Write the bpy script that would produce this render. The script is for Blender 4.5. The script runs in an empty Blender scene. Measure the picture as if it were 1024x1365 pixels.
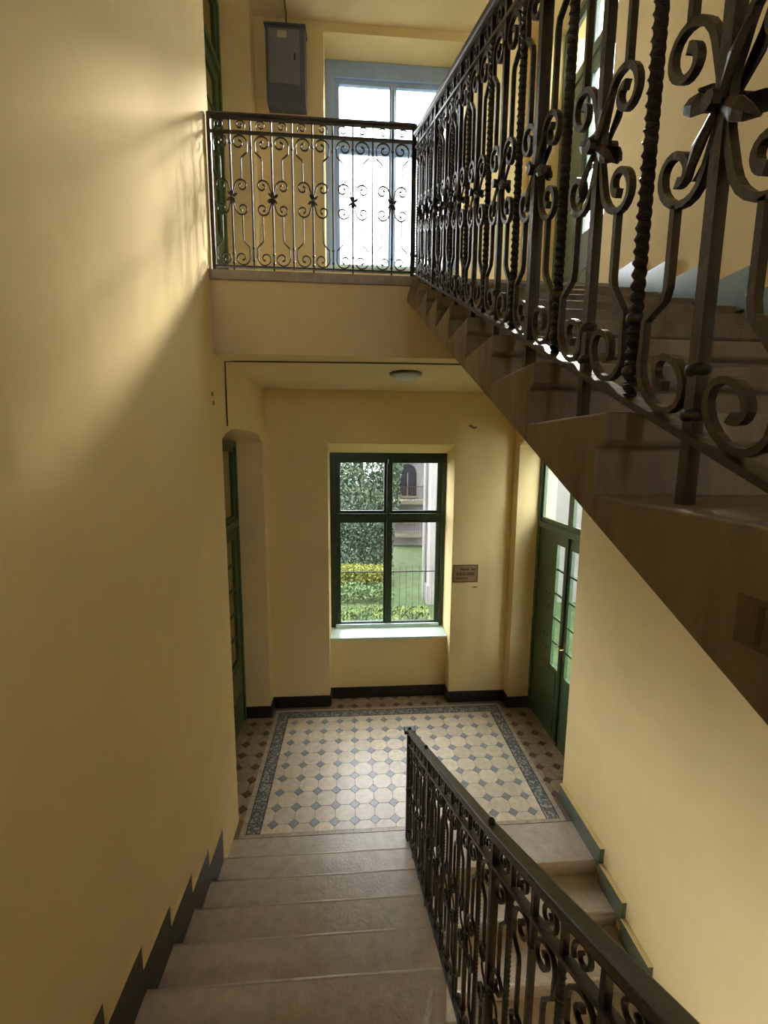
import bpy, math, random
from math import sin, cos, pi, radians as R
from mathutils import Vector, Matrix

random.seed(7)
S = bpy.context.scene
COL = S.collection

# ------------------------------------------------------------------ camera, sky, sun, exposure
PITCH, YAW, ROLL, FPX = 0.13932, 0.07126, 0.00741, 575.61


def cam_axis(a, b, d):
    x = a * cos(ROLL) - b * sin(ROLL)
    z = a * sin(ROLL) + b * cos(ROLL)
    y = d * cos(PITCH) + z * sin(PITCH)
    Z = -d * sin(PITCH) + z * cos(PITCH)
    return Vector((x * cos(YAW) + y * sin(YAW), -x * sin(YAW) + y * cos(YAW), Z))


cd = bpy.data.cameras.new('camera')
cd.sensor_fit = 'VERTICAL'
cd.sensor_height = 36
cd.lens = FPX * 36 / 1365
cd.clip_start = 0.02
cd.clip_end = 500
cam = bpy.data.objects.new('camera', cd)
COL.objects.link(cam)
r_, u_, f_ = cam_axis(1, 0, 0), cam_axis(0, 1, 0), cam_axis(0, 0, 1)
cam.matrix_world = Matrix(((r_.x, u_.x, -f_.x, 0), (r_.y, u_.y, -f_.y, 0), (r_.z, u_.z, -f_.z, 0), (0, 0, 0, 1)))
S.camera = cam

W = bpy.data.worlds.new('world')
S.world = W
W.use_nodes = True
bg = W.node_tree.nodes['Background']
bg.inputs[0].default_value = (0.93, 0.97, 1.0, 1)
bg.inputs[1].default_value = 6.5

sl = bpy.data.lights.new('sun', 'SUN')
sl.energy = 5.0
sl.angle = R(7)
sl.color = (1.0, 0.95, 0.84)
sun = bpy.data.objects.new('sun', sl)
COL.objects.link(sun)
sun.rotation_euler = Vector((-0.574, -1.0, -0.79)).to_track_quat('-Z', 'Y').to_euler()

S.view_settings.view_transform = 'Standard'
S.view_settings.look = 'None'
S.view_settings.gamma = 1
S.view_settings.use_curve_mapping = False
S.view_settings.exposure = 1.0

# ------------------------------------------------------------------ fitted layout (metres, eye at the origin)
H = -3.185          # lower landing floor
RI, T = 0.132, 0.2917
M = RI / T
ZL = 1.252          # upper landing floor
ZU = ZL - H         # storey height
XL, XR = -1.0, 1.927
YB, YN = 5.09, 5.267
YF = 5.56           # window plane
NL, NR = -0.299, 1.204   # window niche
CEIL1, CEIL2 = 0.69, 4.34
Y0, Y1 = 3.42, 4.90      # door niches
YBACK = -3.0
YEDGE = 3.31
Y1S = 2.949         # first nosing of the flight going up
YR1 = 2.8745        # landing nosing of the flight going down
XW = 0.445          # railing plane


# ------------------------------------------------------------------ materials
def mat(name, col, rough=0.6, metal=0.0, var=0.0, scale=6.0, bump=0.0, bscale=40.0, rnd=0.0, spec=0.5, col2=None, stretch=None, lo=0.35, hi=0.65, coat=0.0):
    m = bpy.data.materials.new(name)
    m.use_nodes = True
    nt = m.node_tree
    b = nt.nodes['Principled BSDF']
    b.inputs['Roughness'].default_value = rough
    b.inputs['Metallic'].default_value = metal
    b.inputs['Specular IOR Level'].default_value = spec
    b.inputs['Coat Weight'].default_value = coat
    b.inputs['Base Color'].default_value = (*col, 1)
    L = nt.links.new
    geo = nt.nodes.new('ShaderNodeNewGeometry')
    vec = geo.outputs['Position']
    if stretch:
        mp = nt.nodes.new('ShaderNodeMapping')
        mp.inputs['Scale'].default_value = stretch
        L(vec, mp.inputs['Vector'])
        vec = mp.outputs['Vector']
    out = None
    if var > 0 or col2:
        n = nt.nodes.new('ShaderNodeTexNoise')
        n.inputs['Scale'].default_value = scale
        n.inputs['Detail'].default_value = 6
        n.inputs['Roughness'].default_value = 0.65
        L(vec, n.inputs['Vector'])
        cr = nt.nodes.new('ShaderNodeValToRGB')
        cr.color_ramp.elements[0].position = lo
        cr.color_ramp.elements[1].position = hi
        c2 = col2 or tuple(c * (1 - var) for c in col)
        cr.color_ramp.elements[0].color = (*c2, 1)
        cr.color_ramp.elements[1].color = (*[min(1, c * (1 + (0 if col2 else var * 0.5))) for c in col], 1)
        L(n.outputs['Fac'], cr.inputs['Fac'])
        out = cr.outputs['Color']
    if rnd > 0:
        oi = nt.nodes.new('ShaderNodeObjectInfo')
        mr = nt.nodes.new('ShaderNodeMapRange')
        mr.inputs['To Min'].default_value = 1 - rnd
        mr.inputs['To Max'].default_value = 1 + rnd
        L(oi.outputs['Random'], mr.inputs['Value'])
        vm = nt.nodes.new('ShaderNodeVectorMath')
        vm.operation = 'SCALE'
        if out:
            L(out, vm.inputs[0])
        else:
            vm.inputs[0].default_value = col
        L(mr.outputs['Result'], vm.inputs['Scale'])
        out = vm.outputs['Vector']
    if out:
        L(out, b.inputs['Base Color'])
    if bump > 0:
        n2 = nt.nodes.new('ShaderNodeTexNoise')
        n2.inputs['Scale'].default_value = bscale
        n2.inputs['Detail'].default_value = 5
        L(vec, n2.inputs['Vector'])
        bp = nt.nodes.new('ShaderNodeBump')
        bp.inputs['Strength'].default_value = bump
        bp.inputs['Distance'].default_value = 0.01
        L(n2.outputs['Fac'], bp.inputs['Height'])
        L(bp.outputs['Normal'], b.inputs['Normal'])
    return m


def glass_mat(name, tint=(1, 1, 1), refl=0.04):
    m = bpy.data.materials.new(name)
    m.use_nodes = True
    nt = m.node_tree
    nt.nodes.clear()
    o = nt.nodes.new('ShaderNodeOutputMaterial')
    t = nt.nodes.new('ShaderNodeBsdfTransparent')
    t.inputs[0].default_value = (*tint, 1)
    g = nt.nodes.new('ShaderNodeBsdfGlossy')
    g.inputs['Roughness'].default_value = 0.03
    mx = nt.nodes.new('ShaderNodeMixShader')
    lw_ = nt.nodes.new('ShaderNodeLayerWeight')
    lw_.inputs['Blend'].default_value = 0.5
    pw = nt.nodes.new('ShaderNodeMath')
    pw.operation = 'POWER'
    pw.inputs[1].default_value = 5.0
    ma = nt.nodes.new('ShaderNodeMath')
    ma.operation = 'MULTIPLY_ADD'
    ma.inputs[1].default_value = 0.7
    ma.inputs[2].default_value = refl
    nt.links.new(lw_.outputs['Facing'], pw.inputs[0])
    nt.links.new(pw.outputs[0], ma.inputs[0])
    nt.links.new(ma.outputs[0], mx.inputs[0])
    nt.links.new(t.outputs[0], mx.inputs[1])
    nt.links.new(g.outputs[0], mx.inputs[2])
    nt.links.new(mx.outputs[0], o.inputs[0])
    return m


WALL = mat('yellow_plaster', (0.80, 0.63, 0.32), 0.80, var=0.05, scale=1.6, bump=0.25, bscale=9, spec=0.18)
CEILM = mat('ceiling_plaster', (0.80, 0.64, 0.36), 0.8, var=0.05, scale=2, bump=0.12, bscale=12)
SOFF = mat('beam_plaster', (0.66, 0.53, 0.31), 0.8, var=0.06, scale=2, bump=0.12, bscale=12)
STONE = mat('worn_stone', (0.55, 0.47, 0.365), 0.30, col2=(0.42, 0.35, 0.26), scale=14, bump=0.22, bscale=55, rnd=0.05, spec=0.7)
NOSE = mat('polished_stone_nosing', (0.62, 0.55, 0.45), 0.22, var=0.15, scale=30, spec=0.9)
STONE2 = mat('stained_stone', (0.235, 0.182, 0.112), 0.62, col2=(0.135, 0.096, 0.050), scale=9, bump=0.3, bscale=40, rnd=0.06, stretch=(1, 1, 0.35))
EDGE = mat('landing_edge_stone', (0.33, 0.29, 0.24), 0.6, var=0.2, scale=12, bump=0.2)
IRON = mat('black_painted_iron', (0.026, 0.020, 0.017), 0.34, var=0.4, scale=30, bump=0.2, bscale=60, spec=0.6)
HAND = mat('worn_handrail_paint', (0.060, 0.050, 0.030), 0.36, col2=(0.030, 0.024, 0.016), scale=25, spec=0.55)
GREEN = mat('green_door_paint', (0.060, 0.110, 0.042), 0.35, var=0.2, scale=5, spec=0.5)
DGREEN = mat('dark_green_window_paint', (0.014, 0.045, 0.024), 0.35, var=0.3, scale=8, spec=0.5)
GLAREBLUE = mat('glare_blue_window_frame', (0.36, 0.50, 0.78), 0.4, var=0.08, scale=8, spec=0.5)  # lens glare put into the frame colour as pale blue
SILL = mat('pale_green_sill_paint', (0.55, 0.70, 0.64), 0.25, var=0.1, scale=12)
SKIRT = mat('dark_olive_skirting_paint', (0.030, 0.026, 0.012), 0.35, var=0.3, scale=6)
SKIRTG = mat('grey_green_skirting_paint', (0.085, 0.105, 0.055), 0.30, var=0.15, scale=6)
SKIRTSKY = mat('sky_sheen_green_skirting', (0.22, 0.30, 0.30), 0.22, var=0.1, scale=6, spec=0.7)  # green gloss paint with the sky reflection mixed into its colour
BASEB = mat('black_baseboard_paint', (0.014, 0.011, 0.008), 0.45, var=0.3, scale=6)
OCT = mat('cream_tile', (0.66, 0.555, 0.40), 0.36, var=0.16, scale=20, rnd=0.11, spec=0.9)
DIA = mat('blue_grey_tile', (0.235, 0.255, 0.27), 0.36, var=0.2, scale=30, rnd=0.12, spec=0.9)
OCTB = mat('brown_tile', (0.34, 0.25, 0.155), 0.32, var=0.25, scale=20, rnd=0.12)
DIAB = mat('red_brown_tile', (0.13, 0.06, 0.035), 0.32, var=0.2, scale=20, rnd=0.1)
STRIP = mat('beige_tile', (0.47, 0.38, 0.27), 0.3, var=0.2, scale=14, rnd=0.06)
LINE = mat('dark_line_tile', (0.03, 0.035, 0.04), 0.3)
GROUT = mat('grout', (0.20, 0.155, 0.105), 0.8, var=0.2, scale=10)
GLASS = glass_mat('window_glass')
GLASSD = glass_mat('door_glass', (0.97, 1, 0.98), 0.03)
STEEL = mat('grey_cabinet_paint', (0.10, 0.115, 0.15), 0.45, var=0.1)
STEEL2 = mat('grey_cabinet_door_paint', (0.20, 0.205, 0.225), 0.4, var=0.1)
PAPER = mat('faded_paper', (0.52, 0.45, 0.36), 0.8)
CABLE = mat('brown_cable', (0.11, 0.065, 0.02), 0.6)
OPAL = mat('opal_glass', (0.62, 0.66, 0.64), 0.25)
LAMPR = mat('lamp_rim_paint', (0.16, 0.16, 0.13), 0.4)
SIGNM = mat('brown_sign_board', (0.30, 0.19, 0.09), 0.5, var=0.15)
SIGNF = mat('sign_border', (0.13, 0.07, 0.025), 0.5)
INK = mat('sign_ink', (0.05, 0.028, 0.008), 0.6)
SCAR = mat('plaster_scar', (0.30, 0.17, 0.08), 0.9, var=0.4, scale=60)
BRASS = mat('old_brass', (0.35, 0.25, 0.10), 0.35, metal=0.9)
GRASS = mat('lawn_grass', (0.050, 0.080, 0.018), 0.9, col2=(0.016, 0.034, 0.010), scale=5, bump=0.6, bscale=14)
HEDGE = mat('yellow_green_leaves', (0.18, 0.185, 0.022), 0.7, col2=(0.08, 0.10, 0.014), scale=4)
LEAF = mat('tree_leaves', (0.085, 0.135, 0.075), 0.6, col2=(0.035, 0.06, 0.036), scale=1.5)
LEAFSHADE = mat('shade_dark_leaves', (0.03, 0.06, 0.028), 0.7, col2=(0.012, 0.028, 0.014), scale=3)  # leaf colour darkened to paint the shaded band under the trees
BARK = mat('bark', (0.05, 0.04, 0.03), 0.9, var=0.3)
FACADE = mat('pale_facade_render', (0.19, 0.18, 0.176), 0.9, var=0.15, scale=1.2)
FACADEG = mat('grey_facade_render', (0.15, 0.145, 0.148), 0.9, var=0.2, scale=1.2)
FACADEC = mat('cream_facade_trim', (0.14, 0.126, 0.092), 0.9, var=0.1, scale=2)
DARKW = mat('dark_window_glass', (0.02, 0.022, 0.028), 0.2)


def mosaic_mat():
    m = mat('mosaic_band_tile', (0.2, 0.2, 0.2), 0.28)
    nt = m.node_tree
    b = nt.nodes['Principled BSDF']
    g = nt.nodes.new('ShaderNodeNewGeometry')
    v = nt.nodes.new('ShaderNodeTexVoronoi')
    v.inputs['Scale'].default_value = 62
    nt.links.new(g.outputs['Position'], v.inputs['Vector'])
    cr = nt.nodes.new('ShaderNodeValToRGB')
    cr.color_ramp.interpolation = 'CONSTANT'
    e = cr.color_ramp.elements
    e[0].position = 0
    e[0].color = (0.10, 0.12, 0.135, 1)
    e[1].position = 0.42
    e[1].color = (0.42, 0.37, 0.29, 1)
    for p, c in ((0.62, (0.17, 0.165, 0.15, 1)), (0.8, (0.22, 0.24, 0.25, 1))):
        q = e.new(p)
        q.color = c
    nt.links.new(v.outputs['Color'], cr.inputs['Fac'])
    nt.links.new(cr.outputs['Color'], b.inputs['Base Color'])
    return m


MOSAIC = mosaic_mat()


# ------------------------------------------------------------------ mesh helpers
class MB:
    def __init__(s):
        s.v, s.f = [], []

    def add(s, vs, fs):
        n = len(s.v)
        s.v += [tuple(p) for p in vs]
        s.f += [tuple(i + n for i in f) for f in fs]
        return s

    def box(s, x0, x1, y0, y1, z0, z1):
        x0, x1 = min(x0, x1), max(x0, x1)
        y0, y1 = min(y0, y1), max(y0, y1)
        z0, z1 = min(z0, z1), max(z0, z1)
        return s.add([(x0, y0, z0), (x1, y0, z0), (x1, y1, z0), (x0, y1, z0), (x0, y0, z1), (x1, y0, z1), (x1, y1, z1), (x0, y1, z1)],
                     [(0, 3, 2, 1), (4, 5, 6, 7), (0, 1, 5, 4), (1, 2, 6, 5), (2, 3, 7, 6), (3, 0, 4, 7)])

    def prism(s, poly, a0, a1, axis='x'):
        """poly of (p, q) extruded along axis; x: (y,z)  y: (x,z)  z: (x,y)"""
        def P(p, q, a):
            return (a, p, q) if axis == 'x' else (p, a, q) if axis == 'y' else (p, q, a)
        n = len(poly)
        vs = [P(p, q, a0) for p, q in poly] + [P(p, q, a1) for p, q in poly]
        fs = [tuple(range(n)), tuple(range(2 * n - 1, n - 1, -1))]
        fs += [(i, i + n, (i + 1) % n + n, (i + 1) % n) for i in range(n)]
        return s.add(vs, fs)

    def sweep(s, pts, w, d, side, twist=0.0, taper=None):
        """rectangular bar along pts; side = constant normal direction of the railing plane; w in plane, d along side"""
        pts = [Vector(p) for p in pts]
        side = Vector(side).normalized()
        n = len(pts)
        vs = []
        for i, p in enumerate(pts):
            t = (pts[min(i + 1, n - 1)] - pts[max(i - 1, 0)]).normalized()
            a = t.cross(side).normalized()
            b = side
            k = taper(i / (n - 1)) if taper else 1
            if twist:
                an = twist * i
                a, b = a * cos(an) + b * sin(an), b * cos(an) - a * sin(an)
            vs += [p + a * w * k / 2 + b * d / 2, p - a * w * k / 2 + b * d / 2, p - a * w * k / 2 - b * d / 2, p + a * w * k / 2 - b * d / 2]
        fs = [(0, 1, 2, 3), tuple(range(4 * n - 1, 4 * n - 5, -1))]
        for i in range(n - 1):
            for j in range(4):
                fs.append((4 * i + j, 4 * i + 4 + j, 4 * i + 4 + (j + 1) % 4, 4 * i + (j + 1) % 4))
        return s.add(vs, fs)

    def tube(s, pts, r, seg=8):
        pts = [Vector(p) for p in pts]
        n = len(pts)
        vs = []
        ref = Vector((0.31, 0.17, 0.93))
        for i, p in enumerate(pts):
            t = (pts[min(i + 1, n - 1)] - pts[max(i - 1, 0)]).normalized()
            a = t.cross(ref).normalized()
            b = t.cross(a)
            rr = r[i] if isinstance(r, (list, tuple)) else r
            for j in range(seg):
                an = 2 * pi * j / seg
                vs.append(p + a * rr * cos(an) + b * rr * sin(an))
        fs = [tuple(range(seg)), tuple(range(n * seg - 1, (n - 1) * seg - 1, -1))]
        for i in range(n - 1):
            for j in range(seg):
                fs.append((seg * i + j, seg * i + seg + j, seg * i + seg + (j + 1) % seg, seg * i + (j + 1) % seg))
        return s.add(vs, fs)

    def lathe(s, c, prof, seg=20):
        """prof: list of (r, z) about the vertical through c"""
        n = len(prof)
        vs = [(c[0] + r * cos(2 * pi * j / seg), c[1] + r * sin(2 * pi * j / seg), c[2] + z) for r, z in prof for j in range(seg)]
        fs = [tuple(range(seg - 1, -1, -1)), tuple(range((n - 1) * seg, n * seg))]
        for i in range(n - 1):
            for j in range(seg):
                fs.append((seg * i + j, seg * i + (j + 1) % seg, seg * i + seg + (j + 1) % seg, seg * i + seg + j))
        return s.add(vs, fs)

    def mesh(s, name, m, smooth=False):
        me = bpy.data.meshes.new(name)
        me.from_pydata(s.v, [], s.f)
        me.materials.append(m)
        import bmesh
        b = bmesh.new()
        b.from_mesh(me)
        bmesh.ops.recalc_face_normals(b, faces=b.faces)
        b.to_mesh(me)
        b.free()
        if smooth:
            me.shade_smooth()
        return me

    def obj(s, name, m, parent=None, bevel=0, smooth=False):
        o = bpy.data.objects.new(name, s.mesh(name, m, smooth))
        COL.objects.link(o)
        if parent:
            o.parent = parent
        if bevel:
            bv = o.modifiers.new('bevel', 'BEVEL')
            bv.width = bevel
            bv.segments = 2
            bv.limit_method = 'ANGLE'
        return o


def empty(name, parent=None):
    o = bpy.data.objects.new(name, None)
    o.empty_display_size = 0.1
    COL.objects.link(o)
    if parent:
        o.parent = parent
    return o


def tag(o, label=None, cat=None, group=None, kind=None):
    if label:
        o['label'] = label
    if cat:
        o['category'] = cat
    if group:
        o['group'] = group
    if kind:
        o['kind'] = kind
    return o


def struct(o, label=None, cat=None):
    return tag(o, label, cat, None, 'structure')


def box(name, m, *a, parent=None, bevel=0):
    return MB().box(*a).obj(name, m, parent, bevel)


# ------------------------------------------------------------------ walls
def arch_piece(mb, x0, x1, y0, y1, zs, rise, ztop):
    n = 12
    poly = [(y0, ztop), (y0, zs)]
    c = (y0 + y1) / 2
    for i in range(1, n):
        y = y0 + (y1 - y0) * i / n
        poly.append((y, zs + rise * (1 - ((y - c) / (y1 - c)) ** 4)))
    poly += [(y1, zs), (y1, ztop)]
    # split in quads to stay robust
    for (ya, za), (yb, zb) in zip(poly[1:-1], poly[2:]):
        if yb - ya > 1e-6:
            mb.prism([(ya, za), (yb, zb), (yb, ztop), (ya, ztop)], x0, x1, 'x')


ZB = -6.2
AR1, AR2 = 0.085, 4.235     # arch springing of the two door niches
w = MB()
# added unseen opening under our flight, lets sky light onto the right wall
w.box(-1.45, XL, YBACK - .3, .3, ZB, CEIL2).box(-1.45, XL, 1.7, Y0, ZB, CEIL2)
w.box(-1.45, XL, .3, 1.7, -3.5, CEIL2).box(-1.45, XL, .3, 1.7, ZB, -5.9)
w.box(-1.45, XL, Y1, 5.75, ZB, CEIL2)
w.box(-1.45, XL, Y0, Y1, ZB, H - .02)
arch_piece(w, -1.45, XL, Y0, Y1, AR1, .10, CEIL1 + .28)
w.box(-1.45, XL, Y0, Y1, CEIL1 + .28, ZL - .02)
arch_piece(w, -1.45, XL, Y0, Y1, AR2, .08, CEIL2)
struct(w.obj('wall_left', WALL), 'yellow plastered wall rising beside the descending flight', 'wall')
w = MB()
YR0 = 3.487
w.box(XR, 2.40, YBACK - .3, YR0, ZB, CEIL2)
w.box(XR, 2.40, 4.93, 5.75, ZB, CEIL2)
w.box(XR, 2.40, YR0, 4.93, ZB, H - .02)
arch_piece(w, XR, 2.40, YR0, 4.93, AR1, .10, CEIL1 + .28)
w.box(XR, 2.40, YR0, 4.93, CEIL1 + .28, ZL - .02)
arch_piece(w, XR, 2.40, YR0, 4.93, AR2, .08, CEIL2)
struct(w.obj('wall_right', WALL), 'yellow plastered wall beside the stone flights with door niches', 'wall')
w = MB()
NT1, NT2 = 0.087, 4.25
w.box(XL, NL, YB, 5.75, ZB, CEIL2)
w.box(NR, XR, YB, 5.75, ZB, CEIL2)
w.box(NL, NR, YB, 5.75, NT1, ZL - .02)
w.box(NL, NR, YB, 5.75, NT2, CEIL2)
w.box(NL, NR, YN, 5.75, ZB, H + .80)
w.box(NL, NR, YN, 5.75, ZL - .02, ZL + .80)
w.prism([(YB, NT1), (5.75, NT1), (5.75, -.018), (5.535, -.018)], NL, NR, 'x')
struct(w.obj('wall_back', WALL), 'yellow end wall holding the two tall windows', 'wall')
FW = (.0, 1.0, .5, 1.9)  # opening added for fill light from behind the viewer
wf = MB()
wf.box(-1.45, FW[0], YBACK - .3, YBACK, ZB, CEIL2).box(FW[1], 2.40, YBACK - .3, YBACK, ZB, CEIL2)
wf.box(FW[0], FW[1], YBACK - .3, YBACK, ZB, FW[2]).box(FW[0], FW[1], YBACK - .3, YBACK, FW[3], CEIL2)
struct(wf.obj('wall_front', WALL), 'yellow wall closing the stairwell behind the viewer', 'wall')
struct(box('floor_ground', GROUT, -1.45, 2.40, YBACK - .3, 5.75, ZB - .2, ZB), 'ground floor at the foot of the stairwell', 'floor')
struct(box('ceiling', CEILM, -2.6, 2.40, YBACK - .3, 5.75, CEIL2, CEIL2 + .25), 'pale plaster ceiling over the top landing', 'ceiling')
# dim room behind the left-hand doors
w = MB()
w.box(-3.2, -3.1, 2.6, 5.9, ZB, CEIL2)
w.box(-3.2, -1.45, 2.5, 2.6, ZB, CEIL2)
w.box(-3.2, -1.45, 5.9, 6.0, ZB, CEIL2)
w.box(-3.2, -1.45, 2.5, 6.0, H - .2, H - .02)
w.box(-3.2, -1.45, 2.5, 6.0, ZL - .2, ZL - .02)
w.box(-3.2, -1.45, 2.5, 6.0, CEIL2, CEIL2 + .25)
struct(w.obj('wall_corridor', WALL), 'dim corridor walls behind the left doors', 'wall')

# upper landing slab, its painted face and its stone edge
struct(box('ceiling_landing', CEILM, XL, XR, YEDGE + .012, YB, CEIL1, ZL - .065), 'plaster ceiling over the lower landing', 'ceiling')
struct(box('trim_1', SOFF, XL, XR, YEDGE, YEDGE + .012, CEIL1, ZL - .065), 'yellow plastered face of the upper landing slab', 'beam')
struct(MB().box(XL, XR, YEDGE - .02, YB, ZL - .065, ZL).obj('floor_upper', EDGE, None, .006), 'grey stone edge and floor of the upper landing', 'floor')

# ------------------------------------------------------------------ lower landing floor with tiles
flo = struct(box('floor', GROUT, -1.45, 2.40, 3.235, 5.35, H - .20, H - .006), 'lower landing floor of cream octagon and blue-grey tiles', 'floor')


def clip(poly, x0, x1, y0, y1):
    for ax, lim, sg in ((0, x0, 1), (0, x1, -1), (1, y0, 1), (1, y1, -1)):
        out = []
        for i in range(len(poly)):
            a, b = poly[i], poly[(i + 1) % len(poly)]
            ia, ib = (a[ax] - lim) * sg >= -1e-9, (b[ax] - lim) * sg >= -1e-9
            if ia:
                out.append(a)
            if ia != ib:
                t = (lim - a[ax]) / (b[ax] - a[ax])
                out.append((a[0] + t * (b[0] - a[0]), a[1] + t * (b[1] - a[1])))
        poly = out
        if len(poly) < 3:
            return []
    return poly


def area(p):
    return abs(sum(p[i][0] * p[(i + 1) % len(p)][1] - p[(i + 1) % len(p)][0] * p[i][1] for i in range(len(p)))) / 2


s_ = 0.1765
cc = 0.27 * s_
g_ = 0.0012
OCTP = [(-s_ / 2 + g_, -s_ / 2 + cc), (-s_ / 2 + cc, -s_ / 2 + g_), (s_ / 2 - cc, -s_ / 2 + g_), (s_ / 2 - g_, -s_ / 2 + cc),
        (s_ / 2 - g_, s_ / 2 - cc), (s_ / 2 - cc, s_ / 2 - g_), (-s_ / 2 + cc, s_ / 2 - g_), (-s_ / 2 + g_, s_ / 2 - cc)]
dd = cc - .0022
DIAP = [(-dd, 0), (0, -dd), (dd, 0), (0, dd)]


def tile_poly(poly, m, x=0, y=0, cache={}):
    """one tile: slab 8 mm thick with a slightly eased rim"""
    cx = sum(p[0] for p in poly) / len(poly)
    cy = sum(p[1] for p in poly) / len(poly)
    n = len(poly)
    e = 0.985
    vs = [(px, py, -.012) for px, py in poly] + [(px, py, -.0012) for px, py in poly] + [(cx + (px - cx) * e, cy + (py - cy) * e, 0) for px, py in poly]
    fs = [tuple(range(2 * n, 3 * n))]
    for k in (0, 1):
        fs += [(k * n + i, k * n + (i + 1) % n, (k + 1) * n + (i + 1) % n, (k + 1) * n + i) for i in range(n)]
    mb = MB().add(vs, fs)
    return mb.mesh('tile', m)


def put(me, x, y, z=H):
    o = bpy.data.objects.new('tile', me)
    COL.objects.link(o)
    o.parent = flo
    o.location = (x, y, z + random.uniform(-.0004, .0004))
    return o


def field(x0, x1, y0, y1, tx, ty, mo, md):
    oct_me, dia_me = tile_poly(OCTP, mo), tile_poly(DIAP, md)
    i0, i1 = int((x0 - tx) / s_) - 2, int((x1 - tx) / s_) + 2
    j0, j1 = int((y0 - ty) / s_) - 2, int((y1 - ty) / s_) + 2
    for i in range(i0, i1 + 1):
        for j in range(j0, j1 + 1):
            for base, me, mm, ox in ((OCTP, oct_me, mo, .5), (DIAP, dia_me, md, 0)):
                x, y = tx + (i + ox) * s_, ty + (j + ox) * s_
                P = clip(base, x0 - x, x1 - x, y0 - y, y1 - y)
                if not P:
                    continue
                A, A0 = area(P), area(base)
                if A > A0 * .999:
                    put(me, x, y)
                elif A > A0 * .12:
                    put(tile_poly(P, mm), x, y)


TX, TY = -0.699, 3.361
FX0, FX1, FY0, FY1 = TX - .5 * s_, TX + 13.5 * s_, TY - .5 * s_, TY + 8.5 * s_
field(FX0, FX1, FY0, FY1, TX, TY, OCT, DIA)


def strip(x0, x1, y0, y1, m, n, along):
    for k in range(n):
        a, b = k / n, (k + 1) / n
        if along == 'x':
            P = [(x0 + (x1 - x0) * a + g_, y0), (x0 + (x1 - x0) * b - g_, y0), (x0 + (x1 - x0) * b - g_, y1), (x0 + (x1 - x0) * a + g_, y1)]
        else:
            P = [(x0, y0 + (y1 - y0) * a + g_), (x1, y0 + (y1 - y0) * a + g_), (x1, y0 + (y1 - y0) * b - g_), (x0, y0 + (y1 - y0) * b - g_)]
        put(tile_poly(P, m), 0, 0)


bw, lw = 0.105, 0.009
# dark line, mosaic band, dark line on left, right and back
for sx, x in ((-1, FX0), (1, FX1)):
    strip(*sorted((x + sx * .001, x + sx * lw)), FY0, FY1 + lw, LINE, 6, 'y')
    strip(*sorted((x + sx * (lw + .001), x + sx * (lw + bw))), FY0, FY1 + lw + bw, MOSAIC, 15, 'y')
    strip(*sorted((x + sx * (lw + bw + .001), x + sx * (2 * lw + bw))), FY0, FY1 + 2 * lw + bw, LINE, 6, 'y')
strip(FX0, FX1, FY1 + .001, FY1 + lw, LINE, 8, 'x')
strip(FX0 - lw, FX1 + lw, FY1 + lw + .001, FY1 + lw + bw, MOSAIC, 20, 'x')
strip(FX0 - lw - bw, FX1 + lw + bw, FY1 + lw + bw + .001, FY1 + 2 * lw + bw, LINE, 8, 'x')
BX0, BX1, BY1 = FX0 - 2 * lw - bw, FX1 + 2 * lw + bw, FY1 + 2 * lw + bw
strip(BX0, BX1, 3.238, FY0 - .001, STRIP, 18, 'x')
strip(BX0 - .045, BX0 - .001, 3.238, BY1 + .045, STRIP, 12, 'y')
strip(BX1 + .001, BX1 + .045, 3.238, BY1 + .045, STRIP, 12, 'y')
strip(BX0, BX1, BY1 + .001, BY1 + .045, STRIP, 18, 'x')
field(-1.32, BX0 - .046, 3.42, 4.90, BX0 - .09, TY, OCTB, DIAB)
field(BX1 + .046, 2.22, 3.487, 4.93, BX1 + .09, TY, OCTB, DIAB)
field(-.31, 1.215, BY1 + .046, 5.27, TX, BY1 + .09, OCTB, DIAB)
struct(MB().box(XL, .47, 2.952, 3.236, H - .14, H - .001).obj('trim_2', STONE, None, .004), 'grey stone landing edge at foot of the left flight', 'kerb')
struct(MB().box(.47, XR, YR1, 3.236, H - .14, H - .001).obj('trim_3', STONE, None, .006), 'grey stone landing edge at head of the right flight', 'kerb')


# ------------------------------------------------------------------ flights of stone steps
def step_profile(riser=RI):
    return [(0, 0), (T + .02, 0), (T + .02, -.041), (.02, -.173), (.016, -.058), (.004, -.052), (0, -.044)]


def flight(label, x0, x1, nosings, dirn, m, bev):
    root = empty('staircase')
    root.location = ((x0 + x1) / 2, nosings[0][0], nosings[0][1])
    tag(root, label, 'stairs', None, 'structure')
    prof = [(p * dirn, q) for p, q in step_profile()]
    mb = MB().prism(prof, -(x1 - x0) / 2, (x1 - x0) / 2, 'x')
    me = mb.mesh('step', m)
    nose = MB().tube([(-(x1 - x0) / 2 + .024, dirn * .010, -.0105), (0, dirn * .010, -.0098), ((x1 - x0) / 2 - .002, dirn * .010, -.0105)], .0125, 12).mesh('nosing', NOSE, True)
    for (y, z) in nosings:
        if dirn == 1 and x0 < .4 and abs(y - .2927) < .01:      # deeper step where the side slab widens
            P2 = [(0, 0), (T + .10, 0), (T + .10, -.041), (.02, -.209), (.016, -.045), (.004, -.038), (0, -.030)]
            me_ = MB().prism(P2, -(x1 - x0) / 2, (x1 - x0) / 2, 'x').mesh('step', m)
        else:
            me_ = me
        o = bpy.data.objects.new('step', me_)
        COL.objects.link(o)
        o.parent = root
        o.location = (0, y - nosings[0][0], z - nosings[0][1])
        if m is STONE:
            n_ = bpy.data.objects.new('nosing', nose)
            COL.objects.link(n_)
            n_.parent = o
        bv = o.modifiers.new('bevel', 'BEVEL')
        bv.width = bev
        bv.segments = 4
        bv.limit_method = 'ANGLE'
    return root


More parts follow.
